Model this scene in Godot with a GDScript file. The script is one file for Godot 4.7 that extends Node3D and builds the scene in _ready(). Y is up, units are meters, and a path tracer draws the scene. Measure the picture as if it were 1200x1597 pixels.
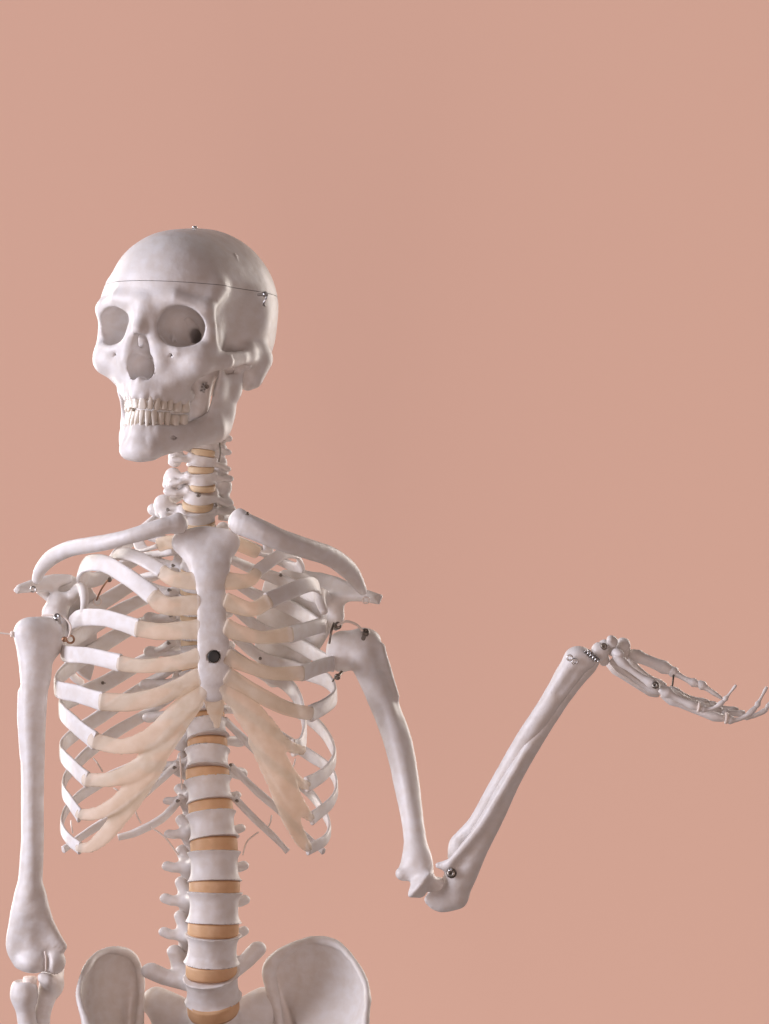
extends Node3D
# A teaching skeleton in front of a plain studio backdrop.
# Lengths in metres. P() turns a place in the photograph and a depth into a point of the room.

const DIST := 2.6          # camera to the plane through the middle of the skeleton
const PX := 0.00058        # metres per photograph pixel in that plane
const EYE := 1.4           # camera height

var bone: StandardMaterial3D
var pale_disc: StandardMaterial3D
var thin_bone: StandardMaterial3D
var tooth_mat: StandardMaterial3D
var cartilage: StandardMaterial3D
var disc_mat: StandardMaterial3D
var steel: StandardMaterial3D
var dark_steel: StandardMaterial3D
var brass: StandardMaterial3D
var rubber: StandardMaterial3D
var nylon: StandardMaterial3D
var body: Node3D


func P(x: float, y: float, z: float) -> Vector3:
	var f := (DIST - z) / DIST * PX
	return Vector3((x - 600.0) * f, EYE + (798.5 - y) * f, z)


func R(r: float, z: float = 0.0) -> float:
	return r * PX * (DIST - z) / DIST


# ---------------------------------------------------------------- solid fields
class Field:
	var kind := PackedInt32Array()      # 0 capsule, 1 ellipsoid, 2 rounded box, 3 spool, 4 flat plate with a drawn outline
	var cut := PackedInt32Array()
	var a := PackedVector3Array()
	var ab := PackedVector3Array()
	var nn := PackedVector3Array()
	var il := PackedFloat32Array()
	var r0 := PackedFloat32Array()
	var dr := PackedFloat32Array()
	var ff := PackedFloat32Array()
	var k := PackedFloat32Array()
	var b: Array[Basis] = []
	var link := PackedInt32Array()      # pieces of one chain share a number and meet without swelling
	var next_link := 1
	var this_link := 0
	var lo := Vector3(1e9, 1e9, 1e9)
	var hi := Vector3(-1e9, -1e9, -1e9)
	var outlines: Array[PackedVector2Array] = []
	var noise: FastNoiseLite
	var amp := 0.0

	func _init(amplitude := 0.0, size := 0.01, seed_ := 1) -> void:
		amp = amplitude * 0.4
		noise = FastNoiseLite.new()
		noise.seed = seed_
		noise.noise_type = FastNoiseLite.TYPE_SIMPLEX_SMOOTH
		noise.fractal_octaves = 2
		noise.frequency = 0.5 / size

	func grow(p: Vector3, r: float) -> void:
		lo = lo.min(p - Vector3(r, r, r))
		hi = hi.max(p + Vector3(r, r, r))

	func push(kind_: int, cut_: bool, a_: Vector3, ab_: Vector3, n_: Vector3, ra: float, rb: float, f: float, k_: float, basis: Basis) -> void:
		kind.append(kind_)
		cut.append(1 if cut_ else 0)
		a.append(a_)
		ab.append(ab_)
		nn.append(n_)
		il.append(1.0 / maxf(ab_.length_squared(), 1e-12))
		r0.append(ra)
		dr.append(rb - ra)
		ff.append(f)
		k.append(maxf(k_, 1e-6))
		link.append(this_link)
		b.append(basis)

	func cap(p: Vector3, q: Vector3, ra: float, rb: float, k_ := 0.004, n := Vector3.ZERO, f := 1.0, cut_ := false) -> void:
		push(0, cut_, p, q - p, n.normalized() if n != Vector3.ZERO else n, ra, rb, f if n != Vector3.ZERO else 1.0, k_, Basis())
		if not cut_:
			var s := 1.0 / minf(1.0, f)
			grow(p, ra * s)
			grow(q, rb * s)

	func chain(pts: Array, k_ := 0.004, n := Vector3.ZERO, f := 1.0, cut_ := false) -> void:
		this_link = next_link
		next_link += 1
		for i in pts.size() - 1:
			var m := n
			if n != Vector3.ZERO:
				var t: Vector3 = (pts[i + 1][0] - pts[i][0]).normalized()
				m = n - t * n.dot(t)
			cap(pts[i][0], pts[i + 1][0], pts[i][1], pts[i + 1][1], k_, m, f, cut_)
		this_link = 0

	func ell(c: Vector3, r: Vector3, k_ := 0.004, rot := Basis(), cut_ := false) -> void:
		var m := Basis(Vector3(1.0 / r.x, 0, 0), Vector3(0, 1.0 / r.y, 0), Vector3(0, 0, 1.0 / r.z)) * rot.transposed()
		push(1, cut_, c, Vector3.ZERO, Vector3.ZERO, 0, 0, 1, k_, m)
		if not cut_:
			grow(c, maxf(r.x, maxf(r.y, r.z)))

	func box(c: Vector3, half: Vector3, r: float, k_ := 0.003, rot := Basis(), cut_ := false) -> void:
		push(2, cut_, c, half - Vector3(r, r, r), Vector3.ZERO, r, r, 1, k_, rot.transposed())
		if not cut_:
			grow(c, half.length())

	func spool(c: Vector3, half: Vector3, waist: float, k_ := 0.003) -> void:
		push(3, false, c, half, Vector3.ZERO, waist, waist, 1, k_, Basis())
		grow(c, half.length())

	func plate(pts: Array, n: Vector3, thick: float, k_ := 0.003) -> void:
		var c := Vector3.ZERO
		for p in pts:
			c += p
		c /= pts.size()
		var x := (Vector3.UP.cross(n)).normalized()
		var y := n.normalized().cross(x)
		var line := PackedVector2Array()
		for p in pts:
			line.append(Vector2((p - c).dot(x), (p - c).dot(y)))
			grow(p, thick)
		outlines.append(line)
		push(4, false, c, Vector3.ZERO, Vector3.ZERO, thick * 0.5, outlines.size() - 1, 1, k_, Basis(x, y, n.normalized()).transposed())

	func one(i: int, p: Vector3) -> float:
		var v := p - a[i]
		var t := kind[i]
		if t == 0:
			var h := clampf(v.dot(ab[i]) * il[i], 0.0, 1.0)
			v -= ab[i] * h
			var r := r0[i] + dr[i] * h
			var f := ff[i]
			if f == 1.0:
				return v.length() - r
			var n := nn[i]
			var w := v + n * (v.dot(n) * (f - 1.0))
			var l := w.length()
			var g := (w + n * (w.dot(n) * (f - 1.0))).length()
			return (l - r) * l / maxf(g, 1e-7)
		if t == 1:
			var q := b[i] * v
			var l1 := q.length()
			return (l1 - 1.0) * l1 / maxf((q * b[i]).length(), 1e-7)
		if t == 2:
			var e := (b[i] * v).abs() - ab[i]
			return e.max(Vector3.ZERO).length() + minf(maxf(e.x, maxf(e.y, e.z)), 0.0) - r0[i]
		if t == 4:
			var w4 := b[i] * v
			var q2 := Vector2(w4.x, w4.y)
			var line := outlines[int(round(r0[i] + dr[i]))]
			var best := 1e9
			var sgn := 1.0
			var m := line.size()
			var j := m - 1
			for e in m:
				var va := line[e]
				var vb := line[j]
				var ed := vb - va
				var to := q2 - va
				var off := to - ed * clampf(to.dot(ed) / maxf(ed.length_squared(), 1e-12), 0.0, 1.0)
				best = minf(best, off.length_squared())
				if (va.y > q2.y) != (vb.y > q2.y) and q2.x < ed.x * (q2.y - va.y) / ed.y + va.x:
					sgn = -sgn
				j = e
			var d4 := Vector2(maxf(sqrt(best) * sgn + r0[i], 0.0), w4.z).length() - r0[i]
			return d4
		var hf := ab[i]
		var u := minf(absf(v.y) / hf.y, 1.0)
		var rad := r0[i] + (1.0 - r0[i]) * u * u * u
		var zz := v.z / hf.z
		if zz < 0.0:
			zz *= 1.15
		var d1 := (sqrt(v.x * v.x / (hf.x * hf.x) + zz * zz) - rad) * minf(hf.x, hf.z)
		var d2 := absf(v.y) - hf.y
		var hh := maxf(0.0010 - absf(d1 - d2), 0.0) / 0.0010
		return maxf(d1, d2) + hh * hh * 0.00025

	func ev(p: Vector3, act: PackedInt32Array) -> float:
		var d := 10.0
		var n := act.size()
		var at := 0
		while at < n:
			var i := act[at]
			at += 1
			var e := one(i, p)
			var kk := k[i]
			var l := link[i]
			if l:
				while at < n and link[act[at]] == l:
					var e2 := one(act[at], p)
					e = minf(e, e2)
					at += 1
			if cut[i]:
				e = -e
				var h := maxf(kk - absf(d - e), 0.0)
				d = maxf(d, e) + h * h * 0.25 / kk
			else:
				var h2 := maxf(kk - absf(d - e), 0.0)
				d = minf(d, e) - h2 * h2 * 0.25 / kk
		if amp > 0.0:
			d += amp * noise.get_noise_3dv(p)
		return d


# surface nets, evaluated only in the blocks near the surface
func net(f: Field, cell: float) -> Array:
	var lo := f.lo - Vector3.ONE * cell * 2.0
	var size := f.hi - lo + Vector3.ONE * cell * 2.0
	var bx := int(ceil(size.x / cell / 4.0))
	var by := int(ceil(size.y / cell / 4.0))
	var bz := int(ceil(size.z / cell / 4.0))
	var nx := bx * 4 + 1
	var ny := by * 4 + 1
	var sy := nx
	var sz := nx * ny
	var vals := PackedFloat32Array()
	vals.resize(sz * (bz * 4 + 1))
	vals.fill(1e9)
	var ids := PackedInt32Array()
	ids.resize(vals.size())
	ids.fill(-1)
	var verts := PackedVector3Array()
	var norms := PackedVector3Array()
	var index := PackedInt32Array()
	var half := cell * 2.0 * 1.7320508
	var near: Array[Vector3i] = []
	var corner := PackedInt32Array([0, 1, sy, sy + 1, sz, sz + 1, sz + sy, sz + sy + 1])
	var offs := PackedVector3Array([Vector3(0, 0, 0), Vector3(1, 0, 0), Vector3(0, 1, 0), Vector3(1, 1, 0), Vector3(0, 0, 1), Vector3(1, 0, 1), Vector3(0, 1, 1), Vector3(1, 1, 1)])
	var ea := PackedInt32Array([0, 2, 4, 6, 0, 1, 4, 5, 0, 1, 2, 3])
	var eb := PackedInt32Array([1, 3, 5, 7, 2, 3, 6, 7, 4, 5, 6, 7])
	var eps := cell * 0.15
	var count := f.kind.size()
	for z in bz:
		for y in by:
			for x in bx:
				var c := lo + Vector3(x * 4 + 2, y * 4 + 2, z * 4 + 2) * cell
				var act := PackedInt32Array()
				var solid := false
				for i in count:
					if f.one(i, c) < half * 1.35 + f.k[i] + f.amp:
						act.append(i)
						if not f.cut[i]:
							solid = true
				if not solid:
					continue
				if absf(f.ev(c, act)) > half * 1.6 + f.amp:
					continue
				near.append(Vector3i(x * 4, y * 4, z * 4))
				for k in 5:
					for j in 5:
						var at := (z * 4 + k) * sz + (y * 4 + j) * sy + x * 4
						for i in 5:
							if vals[at + i] > 1e8:
								vals[at + i] = f.ev(lo + Vector3(x * 4 + i, y * 4 + j, z * 4 + k) * cell, act)
				for k in 4:
					for j in 4:
						var row := (z * 4 + k) * sz + (y * 4 + j) * sy + x * 4
						for i in 4:
							var at := row + i
							var inside := 0
							for m in 8:
								if vals[at + corner[m]] < 0.0:
									inside += 1
							if inside == 0 or inside == 8:
								continue
							var sum := Vector3.ZERO
							var hits := 0
							for m in 12:
								var va := vals[at + corner[ea[m]]]
								var vb := vals[at + corner[eb[m]]]
								if (va < 0.0) != (vb < 0.0):
									sum += offs[ea[m]].lerp(offs[eb[m]], va / (va - vb))
									hits += 1
							var p := lo + (Vector3(x * 4 + i, y * 4 + j, z * 4 + k) + sum / hits) * cell
							var g := Vector3.UP
							for turn in 2:
								var d := f.ev(p, act)
								g = Vector3(f.ev(p + Vector3(eps, 0, 0), act) - d, f.ev(p + Vector3(0, eps, 0), act) - d, f.ev(p + Vector3(0, 0, eps), act) - d) / eps
								if turn == 0:
									var step := d / maxf(g.length_squared(), 0.1)
									p -= g * clampf(step, -cell * 0.6, cell * 0.6)
							ids[at] = verts.size()
							verts.append(p)
							norms.append(g.normalized())
	for c in near:
		for k in 4:
			for j in 4:
				for i in 4:
					var at := (c.z + k) * sz + (c.y + j) * sy + c.x + i
					if ids[at] < 0:
						continue
					var s := vals[at] < 0.0
					if (vals[at + 1] < 0.0) != s and c.y + j > 0 and c.z + k > 0:
						quad(index, verts, norms, ids[at], ids[at - sy], ids[at - sy - sz], ids[at - sz])
					if (vals[at + sy] < 0.0) != s and c.x + i > 0 and c.z + k > 0:
						quad(index, verts, norms, ids[at], ids[at - 1], ids[at - 1 - sz], ids[at - sz])
					if (vals[at + sz] < 0.0) != s and c.x + i > 0 and c.y + j > 0:
						quad(index, verts, norms, ids[at], ids[at - 1], ids[at - 1 - sy], ids[at - sy])
	return [verts, norms, index]


func quad(index: PackedInt32Array, verts: PackedVector3Array, norms: PackedVector3Array, a: int, b: int, c: int, d: int) -> void:
	if a < 0 or b < 0 or c < 0 or d < 0:
		return
	if (verts[c] - verts[a]).cross(verts[d] - verts[b]).dot(norms[a] + norms[c]) < 0.0:
		index.append_array([a, b, c, a, c, d])
	else:
		index.append_array([a, c, b, a, d, c])


# ---------------------------------------------------------------- swept and lathed shapes
func spline(pts: PackedVector3Array, steps: int) -> PackedVector3Array:
	var out := PackedVector3Array()
	for i in pts.size() - 1:
		var a := pts[maxi(i - 1, 0)]
		var d := pts[mini(i + 2, pts.size() - 1)]
		for s in steps:
			out.append(pts[i].cubic_interpolate(pts[i + 1], a, d, float(s) / steps))
	out.append(pts[pts.size() - 1])
	return out


func spline1(v: PackedFloat32Array, steps: int) -> PackedFloat32Array:
	var out := PackedFloat32Array()
	for i in v.size() - 1:
		for s in steps:
			out.append(lerpf(v[i], v[i + 1], smoothstep(0.0, 1.0, float(s) / steps)))
	out.append(v[v.size() - 1])
	return out


# pts: centre line; wide and thick: half sizes across and along the normal; normals: one per point
func sweep(pts: PackedVector3Array, wide: PackedFloat32Array, thick: PackedFloat32Array, normals: PackedVector3Array, sides := 12, power := 2.0, rough := 0.0, ends := 0.6) -> Array:
	var noise := FastNoiseLite.new()
	noise.seed = 5
	noise.frequency = 35.0
	var verts := PackedVector3Array()
	var index := PackedInt32Array()
	var n := pts.size()
	var rings := 0
	for r in range(-2, n + 2):
		var i := clampi(r, 0, n - 1)
		var t := (pts[mini(i + 1, n - 1)] - pts[maxi(i - 1, 0)]).normalized()
		var m := (normals[i] - t * normals[i].dot(t)).normalized()
		var w := t.cross(m)
		var c := pts[i]
		var s := 1.0
		if r < 0 or r >= n:
			var out := (-r if r < 0 else r - n + 1)
			s = [1.0, 0.82, 0.0][out]
			var e: float = [0.0, 0.75, 1.0][out]
			c += t * minf(wide[i], thick[i]) * e * ends * (-1.0 if r < 0 else 1.0)
		for k in sides:
			var ang := TAU * k / sides
			var ca := cos(ang)
			var sa := sin(ang)
			var x := signf(ca) * pow(absf(ca), 2.0 / power) * wide[i]
			var y := signf(sa) * pow(absf(sa), 2.0 / power) * thick[i]
			var p := c + (w * x + m * y) * s
			if rough > 0.0 and s > 0.0:
				p += (w * ca + m * sa) * rough * noise.get_noise_3dv(p)
			verts.append(p)
		rings += 1
	for r in rings - 1:
		for k in sides:
			var a := r * sides + k
			var b := r * sides + (k + 1) % sides
			index.append_array([a, a + sides, b, b, a + sides, b + sides])
	return smooth(verts, index)


func smooth(verts: PackedVector3Array, index: PackedInt32Array) -> Array:
	var norms := PackedVector3Array()
	norms.resize(verts.size())
	for i in range(0, index.size(), 3):
		var g := (verts[index[i + 2]] - verts[index[i]]).cross(verts[index[i + 1]] - verts[index[i]])
		for j in 3:
			norms[index[i + j]] += g
	for i in norms.size():
		norms[i] = norms[i].normalized() if norms[i].length_squared() > 0.0 else Vector3.UP
	return [verts, norms, index]


func bar(a: Vector3, b: Vector3, profile: Array, bend := Vector3.ZERO, flat := 1.0, normal := Vector3(0.1, 1, 0.3)) -> Array:
	# a straight or bent rod with radii given along its length
	var n := 14
	var pts := PackedVector3Array()
	var w := PackedFloat32Array()
	var t := PackedFloat32Array()
	var nn := PackedVector3Array()
	for i in n + 1:
		var u := float(i) / n
		pts.append(a.lerp(b, u) + bend * (4.0 * u * (1.0 - u)))
		var v := u * (profile.size() - 1)
		var j := mini(int(v), profile.size() - 2)
		var r: float = lerpf(profile[j], profile[j + 1], smoothstep(0.0, 1.0, v - j))
		w.append(r)
		t.append(r * flat)
		nn.append(normal)
	return sweep(pts, w, t, nn, 12, 2.0, 0.0003)


func wire_shape(pts: Array, r: float, steps := 6) -> Array:
	var line := PackedVector3Array(pts)
	line = spline(line, steps)
	var w := PackedFloat32Array()
	w.resize(line.size())
	w.fill(r)
	var nn := PackedVector3Array()
	for i in line.size():
		nn.append(Vector3(0.31, 0.22, 0.92))
	return sweep(line, w, w, nn, 8)


func ring_shape(c: Vector3, axis: Vector3, radius: float, r: float, turns := 1.0, pitch := 0.0) -> Array:
	var u := axis.cross(Vector3(0.3, 1, 0.2)).normalized()
	var v := axis.normalized().cross(u)
	var line := PackedVector3Array()
	var w := PackedFloat32Array()
	var nn := PackedVector3Array()
	var n := int(20 * turns)
	for i in n + 1:
		var t := TAU * turns * i / n
		line.append(c + (u * cos(t) + v * sin(t)) * radius + axis.normalized() * pitch * (float(i) / n - 0.5))
		w.append(r)
		nn.append(axis.normalized())
	return sweep(line, w, w, nn, 7)


# elliptical column: rows of [height, radius factor]; half sizes rx, rz
func column(rows: Array, rx: float, rz: float, sides := 36, dent := 0.12) -> Array:
	var verts := PackedVector3Array()
	var index := PackedInt32Array()
	for r in rows:
		for k in sides:
			var t := TAU * k / sides
			var x := cos(t)
			var z := sin(t)
			if z < 0.0:
				z *= 1.0 - dent * (1.0 - x * x)
			verts.append(Vector3(x * rx * r[1], r[0], z * rz * r[1]))
	for r in rows.size() - 1:
		for k in sides:
			var a := r * sides + k
			var b := r * sides + (k + 1) % sides
			index.append_array([a, a + sides, b, b, a + sides, b + sides])
	return smooth(verts, index)


# ---------------------------------------------------------------- nodes
func arrays(shape: Array) -> ArrayMesh:
	var arr := []
	arr.resize(Mesh.ARRAY_MAX)
	arr[Mesh.ARRAY_VERTEX] = shape[0]
	arr[Mesh.ARRAY_NORMAL] = shape[1]
	arr[Mesh.ARRAY_INDEX] = shape[2]
	var m := ArrayMesh.new()
	m.add_surface_from_arrays(Mesh.PRIMITIVE_TRIANGLES, arr)
	return m


func numbered(called: String, parent: Node) -> String:
	var n := 0
	var s := called
	while parent.has_node(s):
		n += 1
		s = "%s_%03d" % [called, n]
	return s


# a part: its mesh is given in the parent's axes and put round its own middle
func part(called: String, shape: Array, mat: Material, parent: Node3D = null, label := "") -> MeshInstance3D:
	parent = parent if parent else body
	var box := AABB(shape[0][0], Vector3.ZERO)
	for v in shape[0]:
		box = box.expand(v)
	var c := box.get_center()
	var around := PackedVector3Array()
	for v in shape[0]:
		around.append(v - c)
	var o := MeshInstance3D.new()
	o.mesh = arrays([around, shape[1], shape[2]])
	o.material_override = mat
	o.name = numbered(called, parent)
	o.position = c - (offset_of(parent))
	parent.add_child(o)
	if label:
		o.set_meta("label", label)
	return o


func offset_of(n: Node3D) -> Vector3:
	# shapes are written in room axes (or, for the skull, in its own axes); a part's children hang from its middle
	if n == body:
		return body.position
	return n.get_meta("middle", n.position + body.position)


func joined(list: Array) -> Array:
	var v := PackedVector3Array()
	var n := PackedVector3Array()
	var x := PackedInt32Array()
	for s in list:
		var first := v.size()
		v.append_array(s[0])
		n.append_array(s[1])
		for i in s[2]:
			x.append(i + first)
	return [v, n, x]


func moved(s: Array, t: Transform3D) -> Array:
	var v := PackedVector3Array()
	var n := PackedVector3Array()
	for p in s[0]:
		v.append(t * p)
	var nb := t.basis.inverse().transposed()
	for p in s[1]:
		n.append((nb * p).normalized())
	return [v, n, s[2]]


func screw(at: Vector3, dir: Vector3, r: float, mat: Material, parent: Node3D = null, called := "screw") -> void:
	var d := dir.normalized()
	var y := d
	var x := y.cross(Vector3(0.2, 0.3, 0.9)).normalized()
	var s := column([[-3.0, 0.0], [-3.0, 0.5], [0.0, 0.5], [0.0, 1.0], [0.5, 1.0], [0.85, 0.75], [0.85, 0.3], [0.45, 0.28], [0.45, 0.0]], 1.0, 1.0, 14, 0.0)
	part(called, moved(s, Transform3D(Basis(x * r, y * r, x.cross(y) * r), at)), mat, parent)


func noise_tex(freq: float, low: Color, high: Color, seed_: int, size := 512, normal := false) -> NoiseTexture2D:
	var n := FastNoiseLite.new()
	n.seed = seed_
	n.frequency = freq
	n.fractal_octaves = 6
	var t := NoiseTexture2D.new()
	t.width = size
	t.height = size
	t.seamless = true
	t.noise = n
	if normal:
		t.as_normal_map = true
		t.bump_strength = 3.0
	else:
		var g := Gradient.new()
		g.colors = PackedColorArray([low, high])
		g.offsets = PackedFloat32Array([0.25, 0.75])
		t.color_ramp = g
	return t


func solid(color: Color, rough: float, metal := 0.0) -> StandardMaterial3D:
	var m := StandardMaterial3D.new()
	m.albedo_color = color.linear_to_srgb()
	m.roughness = rough
	m.metallic = metal
	return m


func grained(color: Color, rough: float, sss: float, grain: NoiseTexture2D, relief: NoiseTexture2D, depth: float, scale: float) -> StandardMaterial3D:
	var m := solid(color, rough)
	m.uv1_triplanar = true
	m.uv1_world_triplanar = true
	m.uv1_scale = Vector3.ONE * scale
	m.albedo_texture = grain
	m.heightmap_enabled = true
	m.heightmap_texture = relief
	m.heightmap_scale = depth
	m.subsurf_scatter_enabled = sss > 0.0
	m.subsurf_scatter_strength = sss
	return m


func lamp(called: String, at: Vector3, to: Vector3, size: Vector2, energy: float, color: Color) -> void:
	var l := AreaLight3D.new()
	l.name = called
	l.area_size = size
	l.light_energy = energy
	l.light_color = color
	l.area_range = 12.0
	l.shadow_enabled = true
	add_child(l)
	l.look_at_from_position(at, to, Vector3.UP if absf((to - at).normalized().y) < 0.95 else Vector3.FORWARD)


func _ready() -> void:
	# ------------------------------------------------------------ camera, surroundings, lamps
	var cam := Camera3D.new()
	cam.name = "camera"
	add_child(cam)
	cam.position = Vector3(0, EYE, DIST)
	cam.fov = rad_to_deg(2.0 * atan(798.5 * PX / DIST))
	cam.near = 0.05
	cam.far = 40.0
	cam.current = true
	var env := Environment.new()
	env.background_mode = Environment.BG_COLOR
	env.background_color = Color(0.07, 0.046, 0.04).linear_to_srgb()
	env.tonemap_mode = Environment.TONE_MAPPER_LINEAR
	env.tonemap_exposure = 1.0
	env.sdfgi_enabled = true
	env.ssao_enabled = true
	env.ssil_enabled = true
	var we := WorldEnvironment.new()
	we.name = "surroundings"
	we.environment = env
	add_child(we)
	var mid := Vector3(-0.12, 1.42, 0.0)
	lamp("key_softbox_light", Vector3(-2.34, 1.87, 0.78), mid, Vector2(1.05, 1.8), 7.4, Color(0.95, 0.945, 1.0))
	lamp("rim_softbox_light", Vector3(1.15, 1.75, -1.5), mid, Vector2(0.4, 1.5), 2.4, Color(1.0, 0.97, 0.94))
	lamp("edge_softbox_light", Vector3(-1.35, 1.6, -1.2), mid, Vector2(0.4, 1.5), 2.2, Color(1.0, 0.97, 0.94))
	lamp("fill_softbox_light", Vector3(0.35, 0.95, 2.3), Vector3(-0.12, 1.25, 0), Vector2(1.6, 1.2), 1.75, Color(1.0, 0.90, 0.875))
	lamp("backdrop_light", Vector3(-2.0, EYE, -1.0), Vector3(-0.5, EYE, -2.6), Vector2(0.3, 3.4), 0.64, Color.WHITE)
	lamp("backdrop_light_001", Vector3(2.0, EYE, -1.0), Vector3(0.5, EYE, -2.6), Vector2(0.3, 3.4), 1.53, Color.WHITE)
	lamp("backdrop_light_002", Vector3(0, EYE - 2.2, -1.0), Vector3(0, EYE - 0.5, -2.6), Vector2(2.4, 0.3), 1.58, Color.WHITE)
	lamp("backdrop_light_003", Vector3(0, EYE + 2.2, -1.0), Vector3(0, EYE + 0.5, -2.6), Vector2(2.4, 0.3), 1.33, Color.WHITE)

	# ------------------------------------------------------------ materials
	var white := Color(0.97, 0.97, 0.97)
	var grain := noise_tex(0.012, Color(0.955, 0.935, 0.91), Color(1, 1, 1), 3)
	var relief := noise_tex(0.02, Color.BLACK, Color.WHITE, 7)
	bone = grained(Color(0.80, 0.775, 0.765), 0.45, 0.0, grain, relief, 0.012, 11.0)
	tooth_mat = grained(Color(0.84, 0.79, 0.71), 0.25, 0.0, grain, relief, 0.005, 9.0)
	cartilage = grained(Color(0.97, 0.875, 0.745), 0.45, 0.0, grain, relief, 0.010, 9.0)
	disc_mat = grained(Color(0.90, 0.60, 0.35), 0.5, 0.0, grain, relief, 0.01, 12.0)
	cartilage.transparency = BaseMaterial3D.TRANSPARENCY_ALPHA
	cartilage.albedo_color.a = 0.54
	cartilage.backlight_enabled = true
	cartilage.backlight = Color(0.7, 0.66, 0.6)
	disc_mat.backlight_enabled = true
	disc_mat.backlight = Color(0.7, 0.55, 0.4)
	pale_disc = disc_mat.duplicate()
	pale_disc.albedo_color = Color(0.92, 0.74, 0.50).linear_to_srgb()
	thin_bone = grained(Color(0.80, 0.77, 0.75), 0.45, 0.0, grain, relief, 0.012, 11.0)
	thin_bone.backlight_enabled = true
	thin_bone.backlight = Color(0.34, 0.28, 0.22)
	steel = solid(Color(0.55, 0.54, 0.53), 0.28, 1.0)
	dark_steel = solid(Color(0.24, 0.21, 0.18), 0.4, 0.9)
	brass = solid(Color(0.42, 0.25, 0.16), 0.35, 1.0)
	rubber = solid(Color(0.018, 0.016, 0.014), 0.5)
	nylon = solid(Color(0.85, 0.74, 0.66), 0.5)

	# ------------------------------------------------------------ backdrop
	var wall := MeshInstance3D.new()
	wall.name = "backdrop"
	var bm := BoxMesh.new()
	bm.size = Vector3(8.0, 6.0, 0.05)
	wall.mesh = bm
	wall.position = Vector3(0, 1.5, -2.6)
	wall.material_override = solid(Color(0.803, 0.482, 0.371), 0.95)
	(wall.material_override as StandardMaterial3D).metallic_specular = 0.0
	wall.set_meta("kind", "structure")
	add_child(wall)

	# ------------------------------------------------------------ the skeleton
	body = Node3D.new()
	body.name = "teaching_skeleton"
	body.set_meta("label", "ivory white teaching skeleton with one arm hanging and the other bent, palm held out")
	body.set_meta("category", "skeleton")
	add_child(body)
	body.position = Vector3(-0.16, 0.92, -0.05)
	var t0 := Time.get_ticks_msec()
	build_spine()
	build_chest()
	build_shoulders()
	build_arms()
	build_hand()
	build_pelvis()
	build_skull()
	build_hardware()
	print("built in %d ms" % (Time.get_ticks_msec() - t0))


# ---------------------------------------------------------------- spine
const SPINE := [  # middle of each disc: x, y, z, half width, half height, forward tilt
	[317, 707, -0.030, 20, 4.4, 0.10], [314, 733, -0.030, 22, 4.2, 0.10], [315, 760, -0.032, 23, 3.8, 0.08], [309, 788, -0.038, 26, 4.6, 0.05], [310, 817, -0.046, 28, 4.0, 0.0],
	[309, 852, -0.056, 28, 4.0, -0.03], [309, 887, -0.064, 29, 4.0, -0.04], [309, 920, -0.070, 30, 4.5, -0.04], [310, 961, -0.074, 31, 5.0, -0.03], [311, 1001, -0.076, 31, 5.0, -0.02], [313, 1040, -0.075, 32, 6.0, 0.0],
	[316, 1080, -0.072, 32, 6.5, 0.0], [320, 1120, -0.067, 32, 7.0, 0.0], [324, 1161, -0.060, 32, 8.5, 0.0], [324, 1208, -0.052, 35, 8.0, 0.0], [329, 1260, -0.044, 36, 8.5, 0.02],
	[334, 1319, -0.036, 38, 9.5, 0.03], [335, 1383, -0.030, 41, 7.5, 0.02], [333, 1448, -0.028, 41, 8.5, 0.05], [330, 1511, -0.032, 41, 9.0, 0.16], [333, 1569, -0.044, 42, 11.0, 0.30]]


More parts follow.
